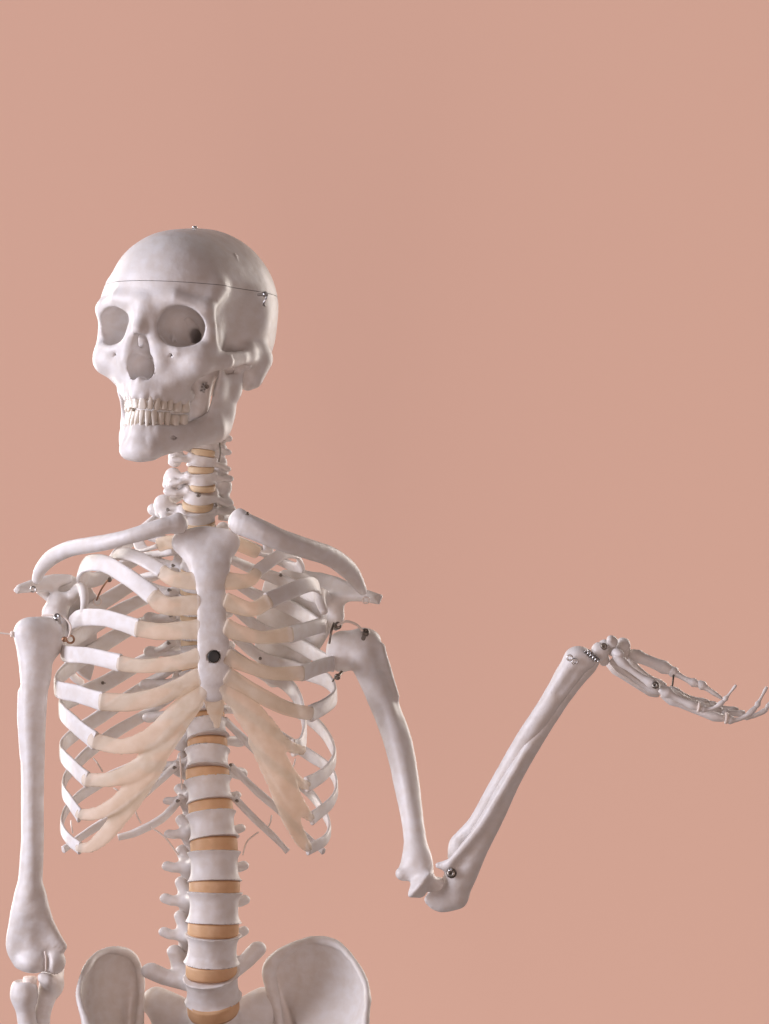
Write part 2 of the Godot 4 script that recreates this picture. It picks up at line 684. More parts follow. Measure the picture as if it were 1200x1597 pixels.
func vertebra_shape(type: String) -> Array:
	var f := Field.new(0.0004, 0.008, 4)
	if type == "lumbar":  # body 46 wide, 27 high
		f.spool(Vector3.ZERO, Vector3(0.0235, 0.0145, 0.018), 0.83, 0.003)
		for s in [-1.0, 1.0]:
			f.cap(Vector3(s * 0.013, 0.006, -0.012), Vector3(s * 0.014, 0.005, -0.028), 0.0055, 0.006, 0.005)
			f.chain([[Vector3(s * 0.014, 0.004, -0.026), 0.006], [Vector3(s * 0.028, 0.003, -0.030), 0.0048], [Vector3(s * 0.0325, 0.005, -0.032), 0.0048]], 0.006, Vector3(0, 0, 1), 1.25)
			f.cap(Vector3(s * 0.015, 0.010, -0.030), Vector3(s * 0.019, 0.020, -0.034), 0.007, 0.006, 0.005)
			f.cap(Vector3(s * 0.012, -0.006, -0.036), Vector3(s * 0.014, -0.022, -0.038), 0.007, 0.006, 0.005)
			f.cap(Vector3(s * 0.014, 0.0, -0.032), Vector3(0, -0.002, -0.044), 0.007, 0.006, 0.006)
		f.chain([[Vector3(0, -0.002, -0.044), 0.006], [Vector3(0, -0.006, -0.068), 0.006]], 0.005, Vector3(1, 0, 0), 1.6)
	elif type == "last_lumbar":
		f.spool(Vector3.ZERO, Vector3(0.0235, 0.0145, 0.018), 0.86, 0.003)
		for s in [-1.0, 1.0]:
			f.cap(Vector3(s * 0.013, 0.004, -0.012), Vector3(s * 0.017, 0.004, -0.026), 0.008, 0.008, 0.006)
			f.chain([[Vector3(s * 0.018, -0.002, -0.016), 0.0085], [Vector3(s * 0.032, 0.002, -0.022), 0.0075], [Vector3(s * 0.043, 0.010, -0.026), 0.0078]], 0.006, Vector3(0, 0, 1), 1.3)
			f.cap(Vector3(s * 0.018, 0.010, -0.030), Vector3(s * 0.022, 0.022, -0.032), 0.008, 0.006, 0.005)
			f.cap(Vector3(s * 0.014, -0.006, -0.034), Vector3(s * 0.018, -0.020, -0.036), 0.007, 0.006, 0.005)
			f.cap(Vector3(s * 0.014, 0.0, -0.030), Vector3(0, -0.002, -0.042), 0.007, 0.006, 0.006)
	elif type == "thoracic":
		f.spool(Vector3.ZERO, Vector3(0.0175, 0.0100, 0.0165), 0.84, 0.003)
		for s in [-1.0, 1.0]:
			f.cap(Vector3(s * 0.010, 0.004, -0.012), Vector3(s * 0.012, 0.004, -0.024), 0.0045, 0.005, 0.004)
			f.chain([[Vector3(s * 0.012, 0.003, -0.024), 0.0055], [Vector3(s * 0.026, 0.006, -0.034), 0.005], [Vector3(s * 0.034, 0.008, -0.040), 0.006]], 0.005)
			f.cap(Vector3(s * 0.011, 0.004, -0.026), Vector3(s * 0.012, 0.016, -0.028), 0.0055, 0.004, 0.004, Vector3(0, 0, 1), 1.5)
			f.cap(Vector3(s * 0.012, 0.0, -0.028), Vector3(0, -0.004, -0.036), 0.006, 0.005, 0.005)
		f.chain([[Vector3(0, -0.004, -0.036), 0.005], [Vector3(0, -0.026, -0.058), 0.0038]], 0.005)
	else:
		f.spool(Vector3.ZERO, Vector3(0.0135, 0.0080, 0.0095), 0.86, 0.003)
		for s in [-1.0, 1.0]:
			f.ell(Vector3(s * 0.0115, 0.007, -0.002), Vector3(0.003, 0.004, 0.007), 0.003)
			f.chain([[Vector3(s * 0.011, 0.001, -0.002), 0.004], [Vector3(s * 0.020, -0.002, 0.0), 0.0035], [Vector3(s * 0.026, -0.004, -0.003), 0.0042]], 0.004)
			f.chain([[Vector3(s * 0.011, 0.0, -0.008), 0.0045], [Vector3(s * 0.022, 0.002, -0.018), 0.0065]], 0.004)
			f.cap(Vector3(s * 0.022, 0.007, -0.019), Vector3(s * 0.022, -0.008, -0.021), 0.0062, 0.0062, 0.004)
			f.cap(Vector3(s * 0.024, -0.003, -0.004), Vector3(s * 0.023, 0.0, -0.016), 0.0035, 0.004, 0.003)
			f.cap(Vector3(s * 0.019, 0.0, -0.022), Vector3(0, -0.001, -0.034), 0.0045, 0.0045, 0.005, Vector3(0, 0, 1), 1.3)
		f.chain([[Vector3(0, -0.001, -0.034), 0.0045], [Vector3(0, -0.007, -0.050), 0.0035]], 0.004)
	return net(f, 0.0016)


func build_spine() -> void:
	var shapes := {}
	for type in ["cervical", "thoracic", "lumbar", "last_lumbar"]:
		shapes[type] = vertebra_shape(type)
	var sizes := {"cervical": Vector3(0.0135, 0.0080, 0.0095), "thoracic": Vector3(0.0175, 0.0100, 0.0165), "lumbar": Vector3(0.0235, 0.0145, 0.018), "last_lumbar": Vector3(0.0235, 0.0145, 0.018)}
	var yaw := deg_to_rad(16.0)
	var count := SPINE.size()
	# two more cervical vertebrae run up into the skull
	var tops := [[322, 655, -0.036, 20, 4.0, 0.12], [319, 681, -0.032, 20, 4.2, 0.12]]
	var all: Array = tops + SPINE
	for i in all.size():
		var d: Array = all[i]
		var c := P(d[0], d[1], d[2])
		var hw := R(d[3], d[2])
		var hh := R(d[4], d[2])
		var before: Array = all[maxi(i - 1, 0)]
		var after: Array = all[mini(i + 1, all.size() - 1)]
		var line := (P(before[0], before[1], before[2]) - P(after[0], after[1], after[2])).normalized()
		if i == all.size() - 1:
			line = (line + Vector3(0, 0, 0.25)).normalized()
		var face := Basis(Vector3.UP, yaw).z
		face = (face - line * face.dot(line)).normalized()
		var basis := Basis(line.cross(face), line, face)
		hh += 0.0018 if i > 16 else 0.0007
		var s := column([[-hh, 0.0], [-hh, 0.95], [-hh * 0.6, 1.0], [hh * 0.6, 1.0], [hh, 0.95], [hh, 0.0]], hw * (0.985 if i > 12 else 0.94), hw * (0.77 if i > 12 else 0.73))
		part("spinal_disc", moved(s, Transform3D(basis, c)), pale_disc if i < 12 else disc_mat)
		if i == 0:
			continue
		# the vertebra between this disc and the one above
		var u: Array = all[i - 1]
		var type := "cervical" if i < 7 else ("thoracic" if i < 17 else ("lumbar" if i < 22 else "last_lumbar"))
		var top := P(u[0], u[1] + u[4], u[2])
		var low := P(d[0], d[1] - d[4], d[2])
		var axis := (top - low)
		var size: Vector3 = sizes[type]
		var w := R((u[3] + d[3]) * 0.5 + 1.0, d[2]) * (1.10 if i > 12 else 1.0)
		var tilt: float = (u[5] + d[5]) * 0.5
		var vb := Basis(Vector3.UP, yaw) * Basis(Vector3.RIGHT, tilt)
		var y := axis.normalized()
		var z := (vb.z - y * vb.z.dot(y)).normalized()
		var x := y.cross(z)
		var k := w / size.x
		var shape := moved(shapes[type], Transform3D(Basis(x * k, y * (axis.length() * 0.5 / size.y), z * k), (top + low) * 0.5))
		part("vertebra", shape, bone)


# ---------------------------------------------------------------- ribs, cartilage, breastbone
const RIBS_A := [
	[[278, 800, -0.05], [248, 803, -0.075], [218, 830, -0.05], [222, 856, 0.0], [250, 850, 0.032]],
	[[276, 825, -0.055], [225, 835, -0.095], [182, 862, -0.07], [172, 874, -0.025], [185, 864, 0.012], [215, 869, 0.038], [253, 891, 0.055]],
	[[274, 860, -0.065], [215, 872, -0.11], [152, 903, -0.09], [126, 897, -0.04], [134, 880, -0.005], [162, 879, 0.025], [200, 900, 0.048], [240, 930, 0.062]],
	[[272, 890, -0.07], [215, 907, -0.115], [150, 947, -0.09], [112, 975, -0.035], [124, 964, -0.005], [165, 964, 0.03], [216, 980, 0.062]],
	[[270, 923, -0.075], [221, 936, -0.12], [165, 965, -0.1], [112, 1000, -0.05], [99, 1018, -0.015], [140, 1023, 0.035], [188, 1034, 0.06]],
	[[268, 961, -0.08], [215, 975, -0.12], [165, 1003, -0.1], [105, 1045, -0.05], [88, 1072, -0.01], [120, 1082, 0.035], [160, 1094, 0.06]],
	[[268, 1003, -0.08], [225, 1030, -0.12], [165, 1065, -0.1], [108, 1092, -0.05], [95, 1107, -0.012], [118, 1131, 0.028], [149, 1156, 0.055]],
	[[270, 1042, -0.08], [226, 1070, -0.118], [160, 1115, -0.095], [108, 1152, -0.05], [96, 1174, -0.012], [115, 1197, 0.022], [137, 1217, 0.05]],
	[[275, 1082, -0.078], [226, 1115, -0.115], [165, 1152, -0.09], [112, 1200, -0.045], [99, 1230, -0.012], [110, 1251, 0.018], [125, 1272, 0.04]],
	[[282, 1122, -0.072], [222, 1185, -0.105], [165, 1215, -0.085], [113, 1252, -0.04], [97, 1284, -0.012], [105, 1306, 0.012], [125, 1323, 0.035]],
	[[279, 1191, -0.065], [240, 1225, -0.085], [190, 1265, -0.09], [140, 1296, -0.08], [99, 1325, -0.055]],
	[[284, 1242, -0.06], [255, 1275, -0.075], [215, 1297, -0.08], [185, 1306, -0.078]]]
const RIBS_B := [
	[[345, 806, -0.05], [375, 812, -0.075], [412, 840, -0.04], [418, 862, 0.0], [400, 862, 0.034]],
	[[342, 830, -0.055], [390, 850, -0.095], [440, 876, -0.09], [468, 885, -0.05], [463, 866, -0.012], [440, 864, 0.015], [400, 892, 0.045]],
	[[340, 862, -0.065], [395, 888, -0.11], [445, 907, -0.1], [486, 928, -0.06], [497, 918, -0.025], [484, 911, 0.002], [452, 922, 0.034], [418, 937, 0.055]],
	[[340, 890, -0.07], [400, 928, -0.115], [455, 948, -0.105], [497, 975, -0.06], [506, 978, -0.02], [499, 976, 0.01], [453, 990, 0.055]],
	[[340, 925, -0.075], [400, 976, -0.118], [455, 1000, -0.105], [505, 1028, -0.055], [519, 1036, -0.018], [511, 1036, 0.008], [470, 1050, 0.05]],
	[[340, 965, -0.08], [400, 1020, -0.12], [455, 1042, -0.1], [508, 1060, -0.05], [523, 1083, -0.018], [512, 1098, 0.012], [484, 1113, 0.045]],
	[[342, 1005, -0.08], [400, 1045, -0.118], [446, 1066, -0.11], [466, 1092, -0.08], [474, 1122, -0.04], [475, 1146, 0.0], [470, 1162, 0.022], [457, 1166, 0.036]],
	[[344, 1045, -0.08], [410, 1088, -0.118], [470, 1112, -0.1], [505, 1142, -0.07], [522, 1178, -0.03], [508, 1205, 0.0], [478, 1224, 0.03]],
	[[347, 1085, -0.078], [410, 1130, -0.115], [474, 1172, -0.09], [512, 1198, -0.055], [525, 1226, -0.03], [517, 1251, -0.008], [486, 1277, 0.025]],
	[[350, 1122, -0.072], [410, 1180, -0.105], [478, 1232, -0.09], [503, 1264, -0.06], [514, 1290, -0.03], [507, 1310, -0.005], [480, 1325, 0.02]],
	[[360, 1194, -0.065], [400, 1233, -0.085], [438, 1266, -0.09], [475, 1302, -0.085], [505, 1328, -0.07]],
	[[364, 1242, -0.06], [395, 1275, -0.075], [425, 1303, -0.08], [449, 1328, -0.078]]]
const RIB_HEIGHT := [9.0, 10.5, 13.5, 13.5, 13.0, 14.0, 14.0, 12.5, 11.0, 9.5, 8.0, 7.5]
const GRISTLE_A := [  # x, y, z, half height
	[[248, 850, 0.032, 11], [262, 846, 0.040, 11], [280, 846, 0.044, 11]],
	[[252, 891, 0.055, 11], [272, 903, 0.062, 12], [306, 906, 0.062, 14]],
	[[238, 929, 0.062, 13], [260, 945, 0.067, 14], [310, 943, 0.067, 16]],
	[[214, 980, 0.062, 13], [250, 985, 0.068, 13], [285, 983, 0.071, 14], [312, 981, 0.071, 16]],
	[[186, 1034, 0.060, 12], [225, 1039, 0.068, 11], [275, 1034, 0.073, 12], [312, 1024, 0.074, 14]],
	[[158, 1094, 0.060, 14], [205, 1095, 0.068, 14], [258, 1082, 0.073, 14], [314, 1054, 0.074, 14]],
	[[148, 1155, 0.055, 13], [190, 1164, 0.064, 13], [235, 1150, 0.069, 16], [280, 1110, 0.072, 18], [316, 1072, 0.073, 16]],
	[[136, 1216, 0.050, 11], [178, 1214, 0.060, 12], [222, 1192, 0.065, 15], [262, 1148, 0.068, 18], [300, 1098, 0.070, 15]],
	[[124, 1270, 0.040, 9], [156, 1267, 0.052, 11], [195, 1243, 0.060, 14], [238, 1190, 0.064, 16], [275, 1138, 0.066, 12]],
	[[124, 1322, 0.035, 8], [143, 1320, 0.042, 10], [170, 1296, 0.050, 13], [208, 1245, 0.057, 16], [246, 1190, 0.062, 14]]]
const GRISTLE_B := [
	[[402, 862, 0.034, 10], [388, 855, 0.040, 11], [366, 846, 0.044, 11]],
	[[402, 891, 0.045, 9], [388, 905, 0.055, 11], [352, 906, 0.060, 14]],
	[[420, 936, 0.055, 11], [392, 950, 0.063, 12], [352, 938, 0.066, 14]],
	[[455, 989, 0.055, 12], [410, 994, 0.066, 10], [378, 988, 0.070, 12], [352, 980, 0.071, 16]],
	[[472, 1050, 0.050, 12], [425, 1050, 0.064, 10], [390, 1040, 0.070, 11], [354, 1024, 0.074, 14]],
	[[486, 1113, 0.045, 11], [448, 1105, 0.060, 11], [405, 1084, 0.069, 12], [354, 1054, 0.074, 14]],
	[[472, 1170, 0.036, 10], [445, 1160, 0.055, 12], [415, 1126, 0.065, 14], [380, 1090, 0.071, 15], [350, 1070, 0.073, 15]],
	[[480, 1225, 0.030, 10], [456, 1212, 0.050, 13], [428, 1170, 0.060, 16], [394, 1118, 0.067, 18], [358, 1086, 0.071, 15]],
	[[487, 1277, 0.025, 8], [472, 1262, 0.042, 12], [446, 1220, 0.054, 17], [412, 1160, 0.061, 17], [376, 1112, 0.067, 14]],
	[[482, 1324, 0.020, 8], [468, 1306, 0.034, 14], [448, 1262, 0.046, 18], [424, 1206, 0.054, 17], [398, 1158, 0.060, 13]]]


func rib_shape(rows: Array, high: float, index: int, side: float) -> Array:
	var pts := PackedVector3Array()
	for r in rows:
		pts.append(P(r[0], r[1], r[2]))
	var line := spline(pts, 8)
	var w := PackedFloat32Array()
	var t := PackedFloat32Array()
	var nn := PackedVector3Array()
	var n := line.size()
	for i in n:
		var u := float(i) / (n - 1)
		var grow := lerpf(0.66, 1.0, smoothstep(0.0, 0.4, u))
		if index > 9:
			grow = lerpf(0.75, 1.0, smoothstep(0.0, 0.4, u)) * lerpf(1.0, 0.72, smoothstep(0.6, 1.0, u))
		w.append(R(high) * grow * (1.0 + 0.07 * smoothstep(0.9, 1.0, u)))
		t.append(R(lerpf(5.6, 3.5, smoothstep(0.1, 0.6, u))) * (0.85 if index > 7 else 1.0) * (1.0 + 0.25 * smoothstep(0.93, 1.0, u)))
		var c := Vector3((310.0 - 600.0) * PX, line[i].y, -0.03)
		var o := line[i] - c
		o.y = 0.0
		o = o.normalized()
		if index == 0:
			o = (o * 0.35 + Vector3.UP).normalized()
		elif index == 1:
			o = (o + Vector3.UP * 0.65).normalized()
		elif index == 2:
			o = (o + Vector3.UP * 0.25).normalized()
		nn.append(o)
	return sweep(line, w, t, nn, 18, 3.2, 0.0005, 0.2)


func gristle_shape(rows: Array) -> Array:
	var pts := PackedVector3Array()
	var hs := PackedFloat32Array()
	for r in rows:
		pts.append(P(r[0], r[1], r[2]))
		hs.append(R(r[3]))
	var line := spline(pts, 8)
	var w := spline1(hs, 8)
	var t := PackedFloat32Array()
	var nn := PackedVector3Array()
	for i in line.size():
		t.append(w[i] * 0.42)
		nn.append(Vector3(0, 0, 1))
	return sweep(line, w, t, nn, 16, 2.2, 0.0006)


func build_chest() -> void:
	for i in 12:
		for s in 2:
			var rows: Array = (RIBS_A if s == 0 else RIBS_B)[i]
			part("rib", rib_shape(rows, RIB_HEIGHT[i] * (0.92 if s else 1.0), i, -1.0 if s == 0 else 1.0), bone)
			if i < 6:
				part("costal_cartilage", gristle_shape((GRISTLE_A if s == 0 else GRISTLE_B)[i]), cartilage)
	for s in 2:
		# the seventh to tenth cartilages run together in one broad flat fan
		var g := Field.new(0.0012, 0.012, 60 + s)
		for i in range(6, 10):
			var rows := []
			for r in (GRISTLE_A if s == 0 else GRISTLE_B)[i]:
				rows.append([r[0], r[1], r[2], r[3] * (1.0 if s == 0 else 0.82)])
			g.chain(smooth_rows(rows, 6), 0.005, Vector3(-0.2 if s == 0 else 0.2, 0.1, 1), 2.6)
		part("costal_cartilage", net(g, 0.0022), cartilage)
	var f := Field.new(0.0009, 0.012, 9)
	var fwd := Vector3(0.12, 0.1, 1)
	f.chain([[P(288, 845, 0.045), R(17)], [P(355, 845, 0.045), R(17)]], 0.006, fwd, 2.2)
	f.chain([[P(286, 846, 0.046), R(16)], [P(318, 884, 0.056), R(15)]], 0.006, fwd, 2.2)
	f.chain([[P(356, 846, 0.046), R(16)], [P(336, 884, 0.056), R(15)]], 0.006, fwd, 2.2)
	f.chain([[P(321, 846, 0.047), R(24)], [P(326, 868, 0.053), R(26)], [P(328, 890, 0.058), R(23)]], 0.012, fwd, 3.0)
	f.chain([[P(328, 888, 0.058), R(23)], [P(329, 915, 0.062), R(22.5)], [P(330, 950, 0.068), R(22)], [P(332, 985, 0.072), R(23.5)], [P(334, 1015, 0.074), R(25)], [P(335, 1050, 0.074), R(26)], [P(333, 1075, 0.073), R(21)]], 0.008, fwd, 3.6)
	f.ell(P(321, 822, 0.06), Vector3(R(16), R(7), R(20)), 0.004, Basis(), true)
	f.cap(P(334, 1024, 0.12), P(334, 1024, 0.03), R(9.5), R(9.5), 0.001, Vector3.ZERO, 1.0, true)
	var st := part("breastbone", net(f, 0.002), bone)
	f = Field.new(0.0006, 0.010, 10)
	f.chain([[P(334, 1082, 0.0705), R(18)], [P(336, 1105, 0.070), R(14)], [P(339, 1132, 0.069), R(5)]], 0.004, fwd, 2.8)
	part("breastbone_tip", net(f, 0.0018), cartilage)
	var plug := column([[-0.004, 0.0], [-0.004, 1.0], [0.004, 1.0], [0.0046, 0.85], [0.0046, 0.0]], R(9.0), R(9.0), 28, 0.0)
	part("plug", moved(plug, Transform3D(Basis(Vector3.RIGHT, PI / 2), P(334, 1024, 0.0765))), rubber, st, "round black plug in the breastbone")


# ---------------------------------------------------------------- shoulders
func tube_rows(rows: Array) -> Array:
	var out := []
	for r in rows:
		out.append([P(r[0], r[1], r[2]), R(r[3], r[2])])
	return out


func smooth_rows(rows: Array, steps := 4) -> Array:
	var pts := PackedVector3Array()
	var rr := PackedFloat32Array()
	for r in rows:
		pts.append(P(r[0], r[1], r[2]))
		rr.append(R(r[3], r[2]))
	pts = spline(pts, steps)
	var out := []
	for i in pts.size():
		var u := float(i) / steps
		var j := mini(int(u), rr.size() - 2)
		out.append([pts[i], cubic_interpolate(rr[j], rr[j + 1], rr[maxi(j - 1, 0)], rr[mini(j + 2, rr.size() - 1)], u - j)])
	return out


func build_shoulders() -> void:
	# collar bones
	var f := Field.new(0.0006, 0.010, 12)
	f.chain(smooth_rows([[281, 818, 0.052, 12], [262, 819, 0.056, 13.5], [235, 827, 0.058, 13], [198, 838, 0.054, 11.8], [160, 847, 0.038, 12.6], [112, 855, 0.008, 12.6], [82, 869, -0.012, 12.4], [64, 888, -0.025, 10], [58, 903, -0.03, 8]]), 0.004)
	f.ell(P(278, 815, 0.052), Vector3(R(11), R(15), R(13)), 0.006)
	part("collarbone", net(f, 0.002), bone)
	f = Field.new(0.0006, 0.010, 13)
	f.chain(smooth_rows([[370, 815, 0.050, 13], [384, 819, 0.052, 18], [410, 830, 0.052, 18], [440, 843, 0.046, 17], [480, 856, 0.028, 16], [515, 868, 0.004, 15.5], [543, 888, -0.02, 14.5], [560, 912, -0.034, 10], [566, 922, -0.04, 7]]), 0.004)
	f.ell(P(374, 812, 0.050), Vector3(R(13), R(19), R(13)), 0.006)
	part("collarbone", net(f, 0.002), bone)
	# shoulder blades
	var n := Vector3(0.7, 0.1, 0.75)
	f = Field.new(0.0010, 0.012, 14)
	f.plate(spots([[66, 900, -0.048], [95, 894, -0.062], [118, 898, -0.078], [140, 906, -0.092], [148, 932, -0.098], [147, 975, -0.098], [141, 1030, -0.096], [128, 1064, -0.092], [112, 1052, -0.082], [99, 1022, -0.072], [96, 985, -0.062], [98, 958, -0.06], [82, 938, -0.055], [64, 924, -0.046]]), n, 0.0046, 0.005)
	f.chain(smooth_rows([[97, 960, -0.055, 8], [101, 1000, -0.068, 7], [112, 1050, -0.085, 6], [126, 1064, -0.092, 6]]), 0.006)
	f.chain(smooth_rows([[147, 930, -0.098, 4], [146, 980, -0.098, 4], [138, 1040, -0.094, 4]]), 0.004)
	f.plate(spots([[22, 919, -0.03], [30, 909, -0.032], [54, 899, -0.042], [84, 893, -0.058], [112, 899, -0.074], [108, 914, -0.072], [80, 924, -0.055], [50, 924, -0.04], [28, 925, -0.03]]), Vector3(0.5, 0.55, 0.75), 0.009, 0.005)
	f.ell(P(90, 966, -0.044), Vector3(R(13), R(22), R(11)), 0.010)
	f.chain(smooth_rows([[92, 940, -0.05, 16], [84, 955, -0.045, 18]]), 0.010)
	f.chain(smooth_rows([[108, 935, -0.055, 9], [126, 916, -0.035, 9], [132, 933, -0.012, 7], [130, 952, 0.0, 5]]), 0.007)
	part("shoulder_blade", net(f, 0.0018), thin_bone)
	n = Vector3(-0.65, 0.05, 0.76)
	f = Field.new(0.0010, 0.012, 15)
	f.plate(spots([[412, 903, -0.138], [404, 930, -0.142], [400, 960, -0.144], [398, 1010, -0.145], [407, 1058, -0.141], [426, 1068, -0.133], [450, 1060, -0.121], [482, 1022, -0.104], [510, 985, -0.088], [522, 945, -0.082], [500, 903, -0.092], [470, 888, -0.108], [440, 888, -0.124]]), n, 0.0046, 0.005)
	f.chain(smooth_rows([[516, 965, -0.082, 9], [490, 1012, -0.102, 8], [452, 1058, -0.122, 7], [426, 1066, -0.134, 6]]), 0.006)
	f.plate(spots([[472, 890, -0.108], [500, 890, -0.094], [524, 896, -0.082], [562, 915, -0.062], [594, 926, -0.046], [592, 944, -0.046], [566, 940, -0.06], [534, 942, -0.076], [518, 932, -0.084], [490, 918, -0.098]]), Vector3(-0.5, 0.5, 0.75), 0.009, 0.005)
	f.ell(P(524, 957, -0.068), Vector3(R(14), R(27), R(13)), 0.010)
	f.chain(smooth_rows([[512, 940, -0.075, 12], [500, 926, -0.045, 10], [499, 935, -0.02, 9], [505, 952, -0.008, 7]]), 0.007)
	part("shoulder_blade", net(f, 0.0018), thin_bone)


func spots(rows: Array) -> Array:
	var out := []
	for r in rows:
		out.append(P(r[0], r[1], r[2]))
	return out


# ---------------------------------------------------------------- arms
func build_arms() -> void:
	# the hanging arm
	var z := -0.005
	var f := Field.new(0.0008, 0.011, 16)
	f.ell(P(72, 996, z - 0.012), Vector3(R(29), R(34), R(33)), 0.010)
	f.chain(smooth_rows([[46, 988, z, 25], [50, 1010, z, 24], [56, 1045, z, 25], [54, 1085, z, 20.5], [52, 1150, z, 19.0], [51, 1230, z, 17.8], [51, 1310, z, 17.8], [48, 1370, z, 19], [46, 1415, z, 20]]), 0.012)
	f.chain(smooth_rows([[48, 1400, z, 18], [46, 1440, z, 24], [52, 1478, z, 26]]), 0.012, Vector3(0, 0, 1), 1.5)
	f.chain(smooth_rows([[44, 1400, z, 12], [26, 1450, z, 13], [21, 1478, z, 11], [30, 1502, z, 9]]), 0.010, Vector3(0, 0, 1), 1.1)
	f.chain(smooth_rows([[54, 1400, z, 12], [78, 1455, z, 14], [95, 1476, z, 10]]), 0.010, Vector3(0, 0, 1), 1.1)
	f.ell(P(52, 1501, z + 0.006), Vector3(R(18), R(16), R(17)), 0.005)
	f.cap(P(42, 1500, z + 0.004), P(88, 1500, z + 0.002), R(14.5), R(14.5), 0.005)
	f.ell(P(86, 1502, z + 0.003), Vector3(R(12.5), R(17), R(18)), 0.005)
	f.ell(P(72, 1500, z + 0.012), Vector3(R(5), R(14), R(12)), 0.004, Basis(), true)
	f.ell(P(68, 1466, z + 0.016), Vector3(R(16), R(14), R(12)), 0.010, Basis(), true)
	f.cap(P(72, 985, z + 0.026), P(66, 1040, z + 0.020), R(6), R(4), 0.010, Vector3.ZERO, 1.0, true)
	f.cap(P(70, 1060, z + 0.020), P(62, 1400, z + 0.017), R(5), R(5), 0.010, Vector3.ZERO, 1.0, true)
	f.chain(smooth_rows([[46, 1040, z + 0.006, 7], [44, 1110, z + 0.0075, 7], [48, 1200, z + 0.0078, 6], [50, 1300, z + 0.0075, 6], [50, 1390, z + 0.006, 6]]), 0.007)
	f.chain(smooth_rows([[33, 1080, z + 0.002, 4], [33, 1130, z + 0.003, 5], [38, 1180, z + 0.003, 3]]), 0.006)
	part("upper_arm_bone", net(f, 0.0022), bone)
	f = Field.new(0.0006, 0.010, 17)
	f.cap(P(38, 1542, z), P(38, 1550, z), R(20), R(20), 0.004)
	f.ell(P(38, 1528, z), Vector3(R(14), R(7), R(14)), 0.003, Basis(), true)
	f.chain(smooth_rows([[38, 1552, z, 15], [42, 1590, z, 15], [48, 1625, z, 17], [52, 1720, z, 15]]), 0.010)
	part("radius_bone", net(f, 0.0022), bone)
	f = Field.new(0.0006, 0.010, 18)
	f.chain(smooth_rows([[84, 1500, z - 0.03, 17], [80, 1535, z - 0.02, 18], [72, 1560, z - 0.012, 14], [66, 1600, z - 0.01, 12], [72, 1720, z - 0.01, 11]]), 0.010)
	f.cap(P(80, 1536, z - 0.015), P(66, 1524, z + 0.010), R(12), R(7), 0.008)
	f.cap(P(84, 1536, z - 0.015), P(76, 1530, z + 0.012), R(12), R(8), 0.008)
	part("ulna_bone", net(f, 0.0022), bone)

	# the raised arm
	f = Field.new(0.0008, 0.011, 19)
	f.ell(P(534, 1016, -0.042), Vector3(R(26), R(33), R(30)), 0.010)
	f.chain(smooth_rows([[566, 1003, -0.034, 24], [572, 1030, -0.028, 25], [590, 1075, -0.012, 23], [606, 1115, 0.0, 22], [622, 1160, 0.014, 22], [635, 1225, 0.034, 20], [643, 1275, 0.052, 17.5], [650, 1325, 0.07, 18], [652, 1345, 0.076, 19]]), 0.012)
	f.ell(P(578, 998, -0.036), Vector3(R(15), R(12), R(20)), 0.008)
	f.chain(smooth_rows([[596, 1010, -0.026, 5], [606, 1050, -0.012, 6], [618, 1085, 0.0, 4]]), 0.008)
	f.chain(smooth_rows([[648, 1330, 0.07, 15], [634, 1358, 0.078, 13], [628, 1362, 0.080, 11]]), 0.008)
	f.chain(smooth_rows([[655, 1345, 0.076, 18], [660, 1368, 0.082, 17], [654, 1388, 0.088, 12]]), 0.008)
	f.ell(P(655, 1379, 0.088), Vector3(R(25), R(8), R(20)), 0.004, Basis(Vector3(0, 0, 1), 0.85))
	f.cap(P(660, 1376, 0.082), P(684, 1380, 0.072), R(13), R(12), 0.004)
	f.ell(P(646, 1369, 0.108), Vector3(R(11), R(9), R(13)), 0.005, Basis(), true)
	f.ell(P(669, 1352, 0.100), Vector3(R(8), R(8), R(10)), 0.006, Basis(), true)
	f.chain(smooth_rows([[590, 1060, -0.006, 7], [606, 1105, 0.010, 7], [620, 1160, 0.024, 7], [634, 1225, 0.044, 6], [644, 1285, 0.062, 6], [650, 1335, 0.078, 6]]), 0.007)
	part("upper_arm_bone", net(f, 0.0022), bone)
	f = Field.new(0.0007, 0.010, 20)   # ulna: the elbow hook, then the lower edge of the forearm
	f.chain(smooth_rows([[688, 1398, 0.070, 21], [706, 1388, 0.074, 24], [721, 1362, 0.080, 24], [742, 1322, 0.088, 20], [770, 1272, 0.097, 17], [803, 1206, 0.105, 15], [846, 1134, 0.112, 14], [887, 1074, 0.118, 13.5], [917, 1038, 0.120, 14], [927, 1024, 0.120, 10]]), 0.010)
	f.chain(smooth_rows([[708, 1364, 0.082, 14], [696, 1353, 0.088, 9], [684, 1350, 0.090, 5]]), 0.005)
	f.chain(smooth_rows([[712, 1400, 0.076, 18], [690, 1408, 0.074, 13], [668, 1404, 0.076, 6]]), 0.006)
	f.ell(P(682, 1376, 0.088), Vector3(R(15), R(19), R(26)), 0.004, Basis(), true)
	f.ell(P(708, 1361, 0.104), Vector3(R(9), R(7), R(8)), 0.006, Basis(), true)
	f.chain(smooth_rows([[702, 1346, 0.094, 6], [726, 1318, 0.100, 6], [752, 1285, 0.106, 6], [784, 1232, 0.113, 6], [816, 1178, 0.117, 4], [846, 1130, 0.114, 3]]), 0.008)
	part("ulna_bone", net(f, 0.0022), bone)
	f = Field.new(0.0007, 0.010, 21)   # radius: the upper edge
	f.chain(smooth_rows([[709, 1335, 0.070, 11], [714, 1318, 0.074, 14], [722, 1304, 0.076, 11], [744, 1282, 0.082, 13], [780, 1222, 0.096, 15], [820, 1154, 0.110, 16], [862, 1090, 0.120, 16.5], [890, 1046, 0.125, 20], [903, 1030, 0.125, 19]]), 0.008)
	f.ell(P(907, 1026, 0.124), Vector3(R(22), R(13), R(18)), 0.008, Basis(Vector3(0, 0, 1), -0.35))
